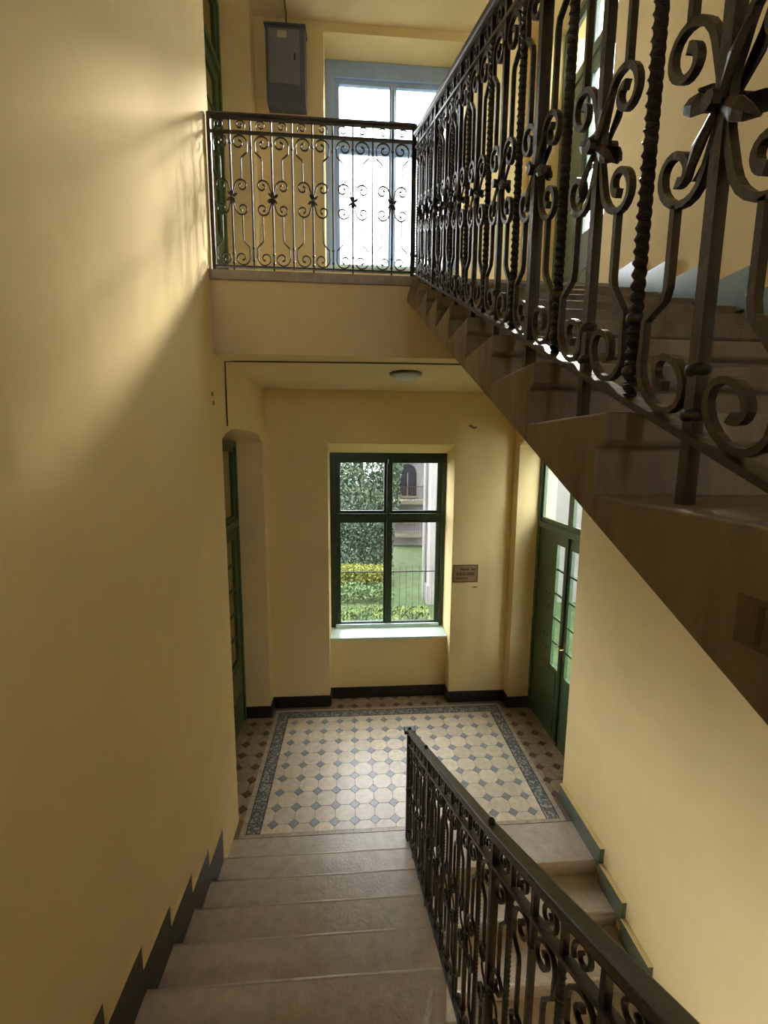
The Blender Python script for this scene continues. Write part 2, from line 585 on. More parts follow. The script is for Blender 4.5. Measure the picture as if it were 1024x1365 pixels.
# the flight we stand on, going down to the lower landing
low = [(Y1S - (k - 1) * T, H + k * RI) for k in range(1, 18)]
low = [(y, z - .0001) for y, z in low]
flight('worn grey-brown stone flight descending to the tiled landing', XL + .001, .468, [(y, z) for y, z in low], -1, STONE, .016)
# flight going up to the upper landing (on the right)
upp = [(0.6644 + k * T, -0.0677 + (k + 1) * RI) for k in range(-7, 9)]
upp = [(y - (.08 if y < .6 else 0), z) for y, z in upp]
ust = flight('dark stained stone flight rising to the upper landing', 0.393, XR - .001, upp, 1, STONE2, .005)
# flight going down from the lower landing towards the viewer
dwn = [(YR1 - k * T, H - k * RI) for k in range(1, 14)]
flight('grey stone flight going down from the tiled landing', .49, XR - .001, dwn, 1, STONE, .006)
# intermediate landing behind the viewer
struct(box('floor_intermediate', EDGE, XL, XR, YBACK, low[-1][0] - T + .0, low[-1][1] - .08, low[-1][1] + .05), 'stone half landing behind the viewer', 'floor')
# small iron notch plate in the stair side
pl = box('notch_plate', mat('rusty_notch', (0.12, 0.085, 0.045), 0.7, var=0.3, scale=40), .3912, .3945, .345, .398, -.190, -.140, parent=None)
pl.parent = ust
pl.matrix_parent_inverse = Matrix.Translation(-ust.location)
sl_ = box('notch_slot', INK, .3905, .3940, .368, .374, -.185, -.145)
sl_.parent = pl


# ------------------------------------------------------------------ stepped skirtings and baseboards
def skirt(name, label, x, sx, segs, zadd, lower, m, th=.03):
    """horizontal-topped skirting pieces; painted face, plaster-coloured cap"""
    root = empty(name)
    struct(root, label, 'skirting')
    for (ya, yb, zt, zb) in segs:
        zf = lambda y: zb
        MB().box(x, x + sx * th, ya, yb, zb, zt - .006).obj('panel', m, root)
        MB().box(x, x + sx * th, ya, yb, zt - .006, zt).obj('cap', WALL, root)


segs = []
for k, (y, z) in enumerate(low):
    # piece over tread k: from its nosing forward to the next nosing
    segs.append((y - T - .02, y - .02, z + .268, z - .05))
skirt('baseboard_left', 'dark olive stepped skirting along the left wall', XL, 1, segs, 0, 0, SKIRT, .022)
segs = [(YR1 - .065, YR0 - .013, H + .165, H)]
for k, (y, z) in enumerate(dwn):
    segs.append((y - .065, y + T - .065, z + .165, z - .02))
skirt('baseboard_right', 'grey-green stepped skirting beside the flight going down', XR, -1, segs, 0, 0, SKIRTG, .035)
segs = []
for k, (y, z) in enumerate(upp):
    segs.append((y + .24 - T, y + .24, z + .17, z - .03))
skirt('baseboard_upper', 'glossy green stepped skirting tinted with sky sheen beside the rising flight', XR, -1, segs, 0, 0, SKIRTSKY, .045)
# end faces of the rising skirting are plaster coloured
bb = .145
bl = struct(empty('baseboard_back'), 'black baseboard round the end of the tiled landing', 'baseboard')
for a in [(XL, NL - .0, YB - .015, YB, H, H + bb), (NR, XR, YB - .015, YB, H, H + bb), (NL, NR, YN - .015, YN, H, H + bb),
          (NL - .0, NL + .015, YB, YN - .015, H, H + bb), (NR - .015, NR, YB, YN - .015, H, H + bb),
          (XL, XL + .015, Y1, YB - .015, H, H + bb), (XR - .015, XR, 4.93, YB - .015, H, H + bb),
          (-1.29, XL + .015, Y1 - .015, Y1, H, H + bb), (XR - .015, 2.19, 4.915, 4.93, H, H + bb)]:
    box('board', BASEB, *a, parent=bl)


# ------------------------------------------------------------------ windows
def window(idx, z0, zs, m, y, gx0, gx1, gc0, gc1, gz0, gz1, gz2, gz3, label, sill):
    """outer NL..NR x z0..zs; glass columns gx0..gc0, gc1..gx1; rows gz0..gz1 (lower) gz2..gz3 (upper)"""
    root = struct(empty('window_%d' % idx), label, 'window')
    fr = MB()
    fr.box(NL, gx0 - .05, y - .02, y + .09, z0, zs)
    fr.box(gx1 + .05, NR, y - .02, y + .09, z0, zs)
    fr.box(gx0 - .05, gx1 + .05, y - .02, y + .09, gz3 + .05, zs)
    fr.box(gx0 - .05, gx1 + .05, y - .02, y + .09, z0, gz0 - .05)
    fr.obj('frame', m, root, .005)
    MB().box(gx0 - .05, gx1 + .05, y - .03, y + .06, gz1 + .035, gz2 - .035).obj('transom', m, root, .006)
    MB().box((gc0 + gc1) / 2 - .02, (gc0 + gc1) / 2 + .02, y - .035, y + .05, gz0, gz3).obj('mullion', m, root, .006)
    for (a, b) in ((gx0, gc0), (gc1, gx1)):
        for (c, d) in ((gz0, gz1), (gz2, gz3)):
            mb = MB()
            ol = .05 if a == gx0 else (gc1 - gc0) / 2 - .002
            orr = .05 if b == gx1 else (gc1 - gc0) / 2 - .002
            lo = .05 if c == gz0 else .035
            hi = .05 if d == gz3 else .035
            mb.box(a - ol, a, y, y + .045, c - lo, d + hi)
            mb.box(b, b + orr, y, y + .045, c - lo, d + hi)
            mb.box(a, b, y, y + .045, c - lo, c)
            mb.box(a, b, y, y + .045, d, d + hi)
            sa = mb.obj('sash', m, root, .004)
            box('pane', GLASS, a - .005, b + .005, y + .022, y + .026, c - .005, d + .005, parent=sa)
    if sill:
        MB().prism([(YN - .02, z0 - .045), (YN - .02, z0 - .015), (y + .0, z0 + .012), (y + .0, z0 - .045)], NL + .002, NR - .002, 'x').obj('sill', SILL, root, .004)
        MB().box(NL + .06, NR - .06, y - .05, y - .02, z0, z0 + .055).obj('bottom_rail', SILL, root, .006)
    # window catch
    MB().box((gc0 + gc1) / 2 - .008, (gc0 + gc1) / 2 + .008, y - .05, y - .034, gz1 - .75, gz1 - .63).obj('catch', IRON, root)
    return root


window(1, -2.345, -.018, DGREEN, YF, -.170, 1.09, .394, .506, -2.275, -.923, -.763, -.145, 'dark green four-pane window looking onto the garden', True)
window(2, 2.092, 4.25, GLAREBLUE, 5.42, -.147, 1.065, .415, .493, 2.16, 3.345, 3.514, 4.03, 'four-pane window blazing with sky light, frame tinted with its blue glare', True)
struct(MB().box(NL, NR, 5.6, 5.75, ZL + .79, ZL + .83).obj('trim_4', SILL), 'outer sill of the bright upper window', 'sill')

# iron guard outside the lower window
gd = tag(empty('window_guard'), 'thin iron guard rail outside the garden window', 'guard rail')
MB().tube([(NL - .1, 5.80, -1.65), (NR + .1, 5.80, -1.65)], .009).obj('rail', IRON, gd)
MB().tube([(NL - .1, 5.80, -2.36), (NR + .1, 5.80, -2.36)], .007).obj('rail', IRON, gd)
for i in range(17):
    x = NL + .03 + i * .091
    MB().tube([(x, 5.80, -2.38), (x, 5.80, -1.57)], .0024, 6).obj('bar', IRON, gd)
for x in (NL - .1, NR + .1):
    MB().box(x - .012, x + .012, 5.74, 5.83, -1.67, -1.63).obj('bracket', IRON, gd)


# ------------------------------------------------------------------ double doors in the niches
def door(idx, x, y0, y1, z0, zt, ztop, sx, split, label, m, glassy):
    """sx: side the room is on (+1 room towards +X)"""
    root = struct(empty('door_%d' % idx), label, 'door')
    t = .034
    xa, xb = x - t / 2, x + t / 2
    fr = MB()
    fr.box(xa - .02, xb + .02, y0, y0 + .05, z0, ztop)
    fr.box(xa - .02, xb + .02, y1 - .05, y1, z0, ztop)
    fr.box(xa - .02, xb + .02, y0 + .05, y1 - .05, ztop - .06, ztop)
    fr.obj('door_frame', m, root, .004)
    tr = MB().box(xa - .02, xb + .03, y0 + .05, y1 - .05, zt, zt + .07).obj('transom', m, root, .006)
    # fanlight sashes and panes
    for a, b in ((y0 + .05, split), (split, y1 - .05)):
        mb = MB()
        zb_, zc = zt + .07, ztop - .06
        mb.box(xa, xb, a, a + .05, zb_, zc).box(xa, xb, b - .05, b, zb_, zc).box(xa, xb, a + .05, b - .05, zb_, zb_ + .05).box(xa, xb, a + .05, b - .05, zc - .05, zc)
        sa = mb.obj('fanlight', m, root)
        box('pane', GLASSD, x - .002, x + .002, a + .045, b - .045, zb_ + .045, zc - .045, parent=sa)
    for a, b in ((y0 + .052, split - .004), (split + .004, y1 - .052)):
        lz0, lz1 = z0 + .012, zt - .004
        g0, g1 = lz0 + .82, lz1 - .12
        L_ = b - a
        if glassy == 'narrow':
            ga, gb = (a + .07, a + .24) if a > split else (b - .24, b - .07)
        elif glassy == 'half' and a > split:
            ga, gb = a + .25, b - .06
            g0 = g1 - .25
        else:
            ga, gb = (a + .11, b - .11) if glassy == 'wide' else (a + .07, b - .05)
        mb = MB()
        mb.box(xa, xb, a, ga, lz0, lz1)
        mb.box(xa, xb, ga, gb, lz0, g0)
        mb.box(xa, xb, ga, gb, g1, lz1)
        if glassy == 'narrow':
            # board with small square peepholes in pairs beyond the narrow pane
            ys = [gb, gb + .10, gb + .125, gb + .18, gb + .205, b] if a > split else [a]
            zs = [lz0]
            hz = []
            for c in (g0 + .14, g0 + .28, g0 + .62, g0 + .76):
                if c + .03 < lz1 - .05 and a > split:
                    hz.append((c, c + .03))
            for c, d in hz:
                zs += [c, d]
            zs.append(lz1)
            if a < split:
                mb.box(xa, xb, gb, b, lz0, lz1)
            for i in range(len(ys) - 1):
                for j in range(len(zs) - 1):
                    if i in (1, 3) and j % 2 == 1:
                        continue
                    mb.box(xa, xb, ys[i], ys[i + 1], zs[j], zs[j + 1])
        else:
            mb.box(xa, xb, gb, b, lz0, lz1)
        leaf = mb.obj('leaf', m, root)
        box('pane', GLASSD, x - .002, x + .002, ga - .004, gb + .004, g0 - .004, g1 + .004, parent=leaf)
        n = 5
        bars = MB()
        for i in range(1, n):
            z = g0 + (g1 - g0) * i / n
            bars.box(xa + .008, xb - .008, ga, gb, z - .011, z + .011)
        bars.obj('glazing_bar', m, leaf)
        pz = MB()
        for c, d in ((lz0 + .10, lz0 + .40), (lz0 + .47, lz0 + .77)):
            pz.box(x + sx * t / 2, x + sx * (t / 2 + .010), a + .09, b - .09, c, d)
        pz.obj('panel', m, leaf, .004)
        k = a + .05 if a < split - .1 and False else (b - .04 if b < split + .02 else a + .04)
        hd = MB().box(x + sx * (t / 2), x + sx * (t / 2 + .006), k - .018, k + .018, lz0 + 1.0, lz0 + 1.2)
        hd.tube([(x + sx * (t / 2), k, lz0 + 1.12), (x + sx * (t / 2 + .05), k, lz0 + 1.12)], .008)
        hd.obj('handle', BRASS, leaf)
    MB().box(x + sx * t / 2, x + sx * (t / 2 + .018), split - .02, split + .02, z0 + .02, zt - .01).obj('cover_strip', DGREEN, root, .004)
    MB().box(x + sx * t / 2, x + sx * (t / 2 + .03), split - .045, split - .02, z0 + .03, z0 + .07).obj('bolt', BRASS, root)
    return root


door(1, -1.32, Y0, Y1, H, -.83, .10, 1, 4.16, 'green double door deep in the niche left of the landing', GREEN, 'wide')
door(2, 2.22, YR0, 4.93, H, -.86, .10, -1, 4.19, 'green double door with narrow glazing right of the landing', GREEN, 'narrow')
door(3, -1.32, Y0, Y1, ZL, ZL + 2.35, AR2 + .02, 1, 4.16, 'green door in the left niche behind the balcony railing', GREEN, 'wide')
door(4, 2.22, YR0, 4.93, ZL, ZL + 2.33, AR2 + .02, -1, 4.40, 'glazed grey-green door behind the rising balustrade', mat('grey_green_door_paint', (0.13, 0.18, 0.14), 0.4, var=0.15), 'half')


# ------------------------------------------------------------------ wrought-iron railings
G = 0.1405


def spiral(ca, cz, r0, r1, a0, turn, n=26):
    pts = []
    for i in range(n + 1):
        t = i / n
        a = R(a0 + turn * t)
        r = r0 * (1 - t) ** .9 + r1 * t if False else r0 + (r1 - r0) * t ** .85
        pts.append((ca + r * cos(a), cz + r * sin(a)))
    return pts


class Rail:
    """axis 'y': runs along Y at x=X0; axis 'x': runs along X at y=X0.  zb, zs, zt: bottom rail, second rail, handrail top lines"""
    def __init__(s, label, axis, X0, zb, zs, zt, u0, u1, bar, rod, twisted, nc=.529):
        s.axis, s.X0, s.zb, s.zs, s.zt = axis, X0, zb, zs, zt
        s.root = empty('balustrade')
        tag(s.root, label, 'railing')
        s.side = (1, 0, 0) if axis == 'y' else (0, 1, 0)
        s.u0, s.u1, s.bar, s.rod, s.tw = u0, u1, bar, rod, twisted
        s.nc = nc

    def p(s, u, z, d=0.0):
        return (s.X0 + d, u, z) if s.axis == 'y' else (u, s.X0 + d, z)

    def wz(s, u, n, dz=0):
        return s.zb(u) + n * (s.zs(u) - s.zb(u)) + dz

    def line(s, f, us, w, h, name, m, dz=0, d=0, bev=0):
        pts = [s.p(u, f(u) + dz, d) for u in us]
        mb = MB().sweep(pts, h, w, s.side)
        return mb.obj(name, m, s.root, bev)

    def path(s, up, sg, pts):
        """pts of (a along from P to F, n height fraction, dz)"""
        out = []
        for a, n, dz in pts:
            u = up + sg * a
            out.append(s.p(u, s.wz(u, n, dz)))
        return out

    def half(s, up, sg):
        hz = abs(s.zs(up) - s.zb(up))
        k = s.rod
        tap = lambda t: 1.0 + .5 * max(0, (t - .85) / .15)

        def N(w):     # from balcony heights to fraction
            n = (w - .05) / .86
            # the middle motif sits at fraction nc; everything between shifts with it
            if .24 < w < .74:
                k_ = min(1, (w - .24) / .10, (.74 - w) / .10)
                n += (s.nc - .529) * k_
            return n
        ring = lambda c, cw, r0, r1, a0, tr, n=24: [(a, N(cw), z) for a, z in spiral(c * G, 0, r0, r1, a0, tr, n)]
        # upper: straight rod, dog leg, ring under the second rail
        P1 = [(.5 * G, N(.618), 0), (.5 * G, N(.74), 0), (.47 * G, N(.757), 0), (.20 * G, N(.79), 0)] + ring(.58, .846, .060, .012, 205, -480)
        P2 = [(.5 * G, N(.392), 0), (.5 * G, N(.235), 0), (.47 * G, N(.218), 0), (.20 * G, N(.18), 0)] + ring(.58, .110, .060, .012, 155, 480)
        P3 = [(.97 * G, N(.50), 0), (.93 * G, N(.54), 0)] + ring(.50, .578, .048, .011, 5, 440)
        P4 = [(.97 * G, N(.51), 0), (.93 * G, N(.47), 0)] + ring(.50, .432, .048, .011, -5, -440)
        for P in (P1, P2, P3, P4):
            MB().sweep(s.path(up, sg, P), k, k * 1.25, s.side, taper=tap).obj('scroll', IRON, s.root)
        # ring in the top band
        band = s.zt(up) - .035 - s.zs(up)
        r = max(.02, band / 2 - .006)
        pts = []
        for a, z in spiral(.5 * G, 0, r, .009, 215, -460, 24):
            u = up + sg * a
            pts.append(s.p(u, s.zs(u) + band / 2 + .004 + z))
        MB().sweep(pts, k * .8, k, s.side).obj('scroll', IRON, s.root)

    def flower(s, u, k=1.0):
        z = s.wz(u, s.nc)
        for sd in (-1, 1):
            mb = MB()
            for j in range(4):
                an = R(38 + 90 * j + random.uniform(-8, 8))
                L_ = .076 * k
                rows = [(0, .003, .009), (.28, .008, .012), (.55, .0115, .014), (.8, .008, .012), (1.0, .0005, .005)]
                vs = []
                for t, hw, out in rows:
                    for e, o2 in ((-1, 0), (0, .004), (1, 0)):
                        a_ = L_ * t * cos(an) - e * hw * k * sin(an)
                        b_ = L_ * t * sin(an) + e * hw * k * cos(an)
                        vs.append(s.p(u + a_, z + b_, sd * (out + o2) * k))
                vs2 = [tuple(Vector(v) - Vector(s.side) * sd * .003 * k) for v in vs]
                fs = []
                for i in range(4):
                    for e in range(2):
                        q = (3 * i + e, 3 * i + e + 1, 3 * i + 4 + e, 3 * i + 3 + e)
                        fs.append(q)
                        fs.append(tuple(x + 15 for x in reversed(q)))
                for a, b in ((0, 3), (3, 6), (6, 9), (9, 12), (12, 13), (13, 14), (14, 11), (11, 8), (8, 5), (5, 2), (2, 1), (1, 0)):
                    fs.append((a, b, b + 15, a + 15))
                mb.add(vs + vs2, fs)
            q = s.p(u, z, sd * .014 * k)
            rr = .011 * k
            mb.add([(q[0] + (rr if s.axis == 'x' else 0) * cos(t) + (0 if s.axis == 'x' else sd * .012 * rad), q[1] + (rr if s.axis == 'y' else 0) * cos(t) + (sd * .012 * rad if s.axis == 'x' else 0), q[2] + rr * sin(t)) for rad in (0, 1) for t in [2 * pi * j / 8 for j in range(8)]],
                   [tuple(range(8)), tuple(range(15, 7, -1))] + [(j, j + 8, (j + 1) % 8 + 8, (j + 1) % 8) for j in range(8)])
            mb.obj('rosette', IRON, s.root)

    def collar(s, u, w, ns=(.052, .150, .90)):
        for n in ns:
            mb = MB()
            q = s.p(u, s.wz(u, n))
            mb.lathe(q, [(w * .5, -.009), (w * .85, -.006), (w * .95, 0), (w * .85, .006), (w * .5, .009)], 10)
            mb.obj('collar', IRON, s.root, smooth=True)

    def upright(s, u, w, d, bot, top, twist=False):
        if twist:
            n = max(8, int((top - bot) / .0045))
            pts = [s.p(u, bot + (top - bot) * i / n) for i in range(n + 1)]
            return MB().sweep(pts, w, w, s.side, twist=R(24)).obj('baluster', IRON, s.root)
        return MB().sweep([s.p(u, bot), s.p(u, top)], w, d, s.side).obj('baluster', IRON, s.root)


def build_rail(r, uF0, nF, foot, posts, us_top, knob=True, skipL=False, skipR=False, topm=None, bent=True):
    """F uprights at uF0 + 2G k; P uprights half way"""
    for k in range(nF):
        u = uF0 + 2 * G * k
        if u < r.u0 - .001 or u > r.u1 + .001:
            continue
        if any(abs(u - q) < .03 for q in posts):
            r.upright(u, .022, .026, foot(u), r.zt(u) - .02)
        else:
            r.upright(u, r.bar, r.bar, foot(u), r.zt(u) - .02)
            r.collar(u, r.bar, (.032, .102, .92))
        r.flower(u, 1.0 if r.tw else .6)
        for sg in (-1, 1):
            up = u - sg * G
            if r.u0 - .02 <= up <= r.u1 + .02:
                r.half(up, sg)
    for k in range(-1, nF):
        u = uF0 + 2 * G * k + G
        if r.u0 - .02 <= u <= r.u1 + .02:
            r.upright(u, r.bar * .95, r.bar * .95, r.zb(u) - .01, r.zs(u), r.tw)
            r.upright(u, r.bar * .9, r.bar * .9, r.zs(u), r.zt(u) - .02)
            r.collar(u, r.bar * .9)
    r.line(r.zb, us_top, .030, .010, 'rail', IRON)
    r.line(r.zs, us_top, .026, .010, 'rail', IRON)
    r.line(r.zt, us_top, .030, .012, 'rail', IRON, dz=-.030)
    h = r.line(r.zt, us_top, .048 if r.tw else .034, .022 if r.tw else .014, 'handrail', topm or HAND, dz=-.012, bev=.006)


nu = lambda y: -0.0677 + RI + (y - 0.6644) * M       # nosing line, rising flight
nl = lambda y: H + RI + (Y1S - y) * M                # nosing line, our flight


def tread_up(y):
    z = -5
    for (a, b) in upp:
        if y >= a - .001:
            z = b
    return z


def tread_low(y):
    z = H
    for (a, b) in low:
        if y <= a + .001:
            z = b
    return z


ru = Rail('black wrought-iron balustrade with twisted bars along the rising flight', 'y', XW,
          lambda y: nu(y) + .012, lambda y: nu(y) + .835, lambda y: nu(y) + .935, -.2, 3.28, .0165, .0092, True, .476)
build_rail(ru, .548 - 2 * G * 4, 16, tread_up, [.548 + 4 * G, .548 + 14 * G], [-.22, 3.30])

HT = [(3.18, -2.215), (1.28, -1.231), (.76, -.942), (.53, -.809), (.30, -.675), (-.6, -.262)]


def zt_low(y):
    for (a, za), (b, zb) in zip(HT[:-1], HT[1:]):
        if y >= b:
            return za + (zb - za) * (y - a) / (b - a)
    return HT[-1][1]


rl = Rail('black wrought-iron balustrade with worn handrail beside the descending flight', 'y', XW,
          lambda y: nl(y) + .012 if y < 3.08 else H + .06, lambda y: zt_low(y) - .125, zt_low, 0, 3.17, .0155, .0088, True, .50)
build_rail(rl, 3.14 - 2 * G * 13, 14, tread_low, [3.14, 3.14 - 7 * 2 * G, 3.14 - 3 * 2 * G], [3.18, 2.5, 1.9, 1.28, .76, .53, .30, 0])
# newel at the foot and knobs over the posts
MB().box(XW - .02, XW + .02, 3.145, 3.185, H, -2.20).obj('newel_post', IRON, rl.root, .004)
MB().box(XW - .045, XW + .045, 3.13, 3.20, -2.228, -2.200).obj('finial', IRON, rl.root, .006)
for y in (2.42, 1.22):
    MB().lathe((XW, y, zt_low(y) - .006), [(.006, 0), (.010, .006), (.013, .016), (.010, .026), (.003, .031)], 10).obj('finial', IRON, rl.root, smooth=True)
# stringer strip hugging the ends of the steps
rb = Rail('black wrought-iron railing guarding the edge of the upper landing', 'x', 3.36,
          lambda x: ZL + .045, lambda x: ZL + .91, lambda x: ZL + 1.03, -.985, .44, .011, .0075, False)
build_rail(rb, -.842, 6, lambda x: ZL, [], [-.985, .44])
MB().box(-.992, -.966, 3.345, 3.372, ZL, ZL + 1.02).obj('newel_post', IRON, rb.root, .003)
MB().box(.418, .452, 3.345, 3.372, ZL, ZL + 1.02).obj('newel_post', IRON, rb.root, .003)

# ------------------------------------------------------------------ small fittings
# ceiling lamp
lp = tag(empty('ceiling_lamp'), 'round opal ceiling lamp with dark rim over the tiled landing', 'lamp')
lp.location = (.464, 3.93, CEIL1)
MB().lathe((0, 0, 0), [(.135, 0), (.145, -.006), (.145, -.020), (.128, -.024), (.10, -.024)], 32).obj('rim', LAMPR, lp, smooth=False)
MB().lathe((0, 0, 0), [(.120, -.018), (.118, -.032), (.100, -.055), (.070, -.070), (.035, -.078), (.005, -.080)], 32).obj('lamp_shade', OPAL, lp, smooth=True)

# conduit across ceiling and down the left wall
cb = MB().tube([(1.9, 3.47, CEIL1 - .008), (.76, 3.475, CEIL1 - .008), (0, 3.50, CEIL1 - .008), (-.9, 3.545, CEIL1 - .008), (XL + .010, 3.555, CEIL1 - .010), (XL + .008, 3.555, .5), (XL + .008, 3.553, .19)], .006)
tag(cb.obj('conduit', CABLE), 'thin brown cable along the landing ceiling and down to the niche', 'cable')

# meter cabinet on the upper end wall
mc = tag(empty('meter_cabinet'), 'grey metal meter cabinet hung on the wall left of the upper window', 'cabinet')
x0, x1, z0, z1 = -.858, -.470, 3.470, 4.150
MB().box(x0, x1, YB - .15, YB, z0, z1).obj('body', STEEL, mc, .008)
MB().box(x0 + .03, x1 - .055, YB - .162, YB - .15, z0 + .165, z1 - .035).obj('door', STEEL2, mc, .004)
box('label_plate', PAPER, x0 + .12, x0 + .21, YB - .165, YB - .162, z1 - .115, z1 - .055, parent=mc)
MB().box(x0 - .01, x1 + .01, YB - .165, YB, z1, z1 + .014).obj('hood', STEEL, mc)
MB().box(x1 - .11, x1 - .09, YB - .172, YB - .162, z0 + .38, z0 + .43).obj('latch', IRON, mc)
tag(MB().tube([(-.66, YB - .07, z1 + .014), (-.66, YB - .07, CEIL2 - .012), (-.655, 4.9, CEIL2 - .010), (-.60, 3.6, CEIL2 - .010), (-.5, 2.5, CEIL2 - .010)], .008).obj('cable', CABLE),
    'cable leaving the top of the grey meter cabinet', 'cable')

# small notice beside the lower window
sg = tag(empty('wall_sign'), 'small brown framed notice on the wall right of the garden window', 'sign')
x0, x1, z0, z1 = 1.222, 1.530, -1.592, -1.372
MB().box(x0, x1, YB - .010, YB, z0, z1).obj('board', SIGNM, sg, .002)
fr = MB()
fr.box(x0, x0 + .012, YB - .014, YB - .01, z0, z1).box(x1 - .012, x1, YB - .014, YB - .01, z0, z1)
fr.box(x0 + .012, x1 - .012, YB - .014, YB - .01, z0, z0 + .009).box(x0 + .012, x1 - .012, YB - .014, YB - .01, z1 - .009, z1)
fr.obj('frame', SIGNF, sg)
tx_ = MB()
for zc, hh, xs in ((-1.430, .028, [(.09, .150), (.158, .20), (.225, .275)]), (-1.488, .040, [(.04, .075), (.081, .11), (.118, .16), (.168, .20), (.208, .27)]), (-1.542, .018, [(.035, .08), (.087, .13), (.137, .19)])):
    for a, b in xs:
        # each word is a run of short strokes too small to read
        x = a
        while x < b - .004:
            tx_.box(x0 + x, x0 + x + .0055, YB - .0115, YB - .0098, zc - hh / 2, zc + hh / 2)
            x += .0085
tx_.obj('lettering', INK, sg)

# scars in the plaster
def scar(name, label, cx, cz, pts, plane):
    poly = [(cx + a, cz + b) for a, b in pts]
    mb = MB().prism(poly, *( (YB - .004, YB) if plane == 'y' else (XL, XL + .004)), plane)
    tag(mb.obj(name, SCAR), label, 'plaster damage')


scar('plaster_scar', 'brown smudge of broken plaster high right of the garden window', 1.40, .29, [(-.05, .01), (-.03, .03), (0, .022), (.02, .004), (.05, .012), (.055, -.004), (.02, -.022), (-.01, -.008), (-.03, .004)], 'y')
scar('plaster_scar', 'small chip in the plaster below the brown framed notice', 1.50, -1.66, [(-.03, .006), (.02, .009), (.035, 0), (.01, -.008), (-.025, -.006)], 'y')
scar('wall_plug', 'upper of two small brown plugs in the left wall under the slab', 3.235, .395, [(-.014, -.010), (0, -.016), (.014, -.010), (.014, .010), (0, .016), (-.014, .010)], 'x')
scar('wall_plug', 'lower of two small brown plugs in the left wall under the slab', 3.25, .335, [(-.014, -.010), (0, -.016), (.014, -.010), (.014, .010), (0, .016), (-.014, .010)], 'x')

# ------------------------------------------------------------------ outside: garden, trees, houses
GZ = -4.5
struct(box('lawn', GRASS, -30, 40, 6.2, 60, GZ - .3, GZ), 'green lawn outside the landing window', 'lawn')


def leaves(mb, cx, cy, cz, rx, ry, rz, n, s):
    for _ in range(n):
        while True:
            x, y, z = (random.uniform(-1, 1) for _ in range(3))
            if x * x + y * y + z * z < 1:
                break
        k = (x * x + y * y + z * z) ** .5 + 1e-6
        q = k ** .35 / k
        c = Vector((cx + x * q * rx, cy + y * q * ry, cz + z * q * rz))
        a = Vector([random.gauss(0, 1) for _ in range(3)]).normalized()
        b = a.cross(Vector([random.gauss(0, 1) for _ in range(3)])).normalized()
        w_ = s * random.uniform(.6, 1.2)
        mb.add([c - a * w_, c + b * w_ * .45, c + a * w_, c - b * w_ * .45], [(0, 1, 2, 3)])


def tree(label, x, y, h, r, m, n, s, name='tree', cat='tree'):
    root = tag(empty(name), label, cat)
    root.location = (x, y, GZ)
    MB().tube([(0, 0, 0), (.05, .02, h * .3), (-.03, .04, h * .55), (.02, 0, h * .8)], [.16, .13, .10, .04], 8).obj('trunk', BARK, root)
    mb = MB()
    leaves(mb, 0, 0, h * .62, r, r, h * .40, n // 2, s)
    for _ in range(9):
        a = random.uniform(0, 2 * pi)
        leaves(mb, cos(a) * r * .6, sin(a) * r * .6, h * random.uniform(.35, .85), r * .5, r * .5, h * .16, n // 18, s)
    mb.obj('crown', m, root)
    return root


tree('broad green tree filling the upper left pane', .35, 18.0, 7.2, 1.75, LEAF, 26000, .085)
tree('tall pale green tree at the far left beyond the lawn', -4.0, 18.5, 9.5, 2.0, LEAF, 6000, .15)


gm = MB()
for _ in range(9000):
    x, y = random.uniform(-1.6, 2.1), random.uniform(8.6, 12.05)
    a, h_ = random.uniform(0, pi), random.uniform(.03, .09)
    dx, dy = cos(a) * .035, sin(a) * .035
    gm.add([(x - dx, y - dy, GZ), (x + dx, y + dy, GZ), (x + dy * 1.2, y - dx * 1.2, GZ + h_)], [(0, 1, 2)])
tag(gm.obj('grass', mat('grass_blades', (0.10, 0.15, 0.028), .7, col2=(.030, .062, .014), scale=1.6, lo=.42, hi=.58)), 'tufts of green grass on the lawn outside the window', 'grass', None, 'stuff')


def hedge(label, x0, x1, y, h, d, m, n, s):
    mb = MB()
    for i in range(n):
        c = Vector((random.uniform(x0, x1), y + random.uniform(-d, d), GZ + h * random.random() ** .6))
        a = Vector([random.gauss(0, 1) for _ in range(3)]).normalized()
        b = a.cross(Vector([random.gauss(0, 1) for _ in range(3)])).normalized()
        w_ = s * random.uniform(.6, 1.2)
        mb.add([c - a * w_, c + b * w_ * .5, c + a * w_, c - b * w_ * .5], [(0, 1, 2, 3)])
    tag(mb.obj('hedge', m), label, 'hedge')


hedge('bright yellow-green hedge across the lawn', -5, 1.30, 14.3, .62, .40, HEDGE, 14000, .055)
hedge('tall hedge coloured dark for the shade under the trees', -5, 1.45, 15.5, 2.0, .30, LEAFSHADE, 22000, .06)
hedge('low clipped green hedge in front of the yellow one', -5, 1.2, 12.9, .32, .6, mat('mid_green_leaves', (0.07, 0.12, 0.03), .7, col2=(.03, .06, .015), scale=4), 5000, .06)


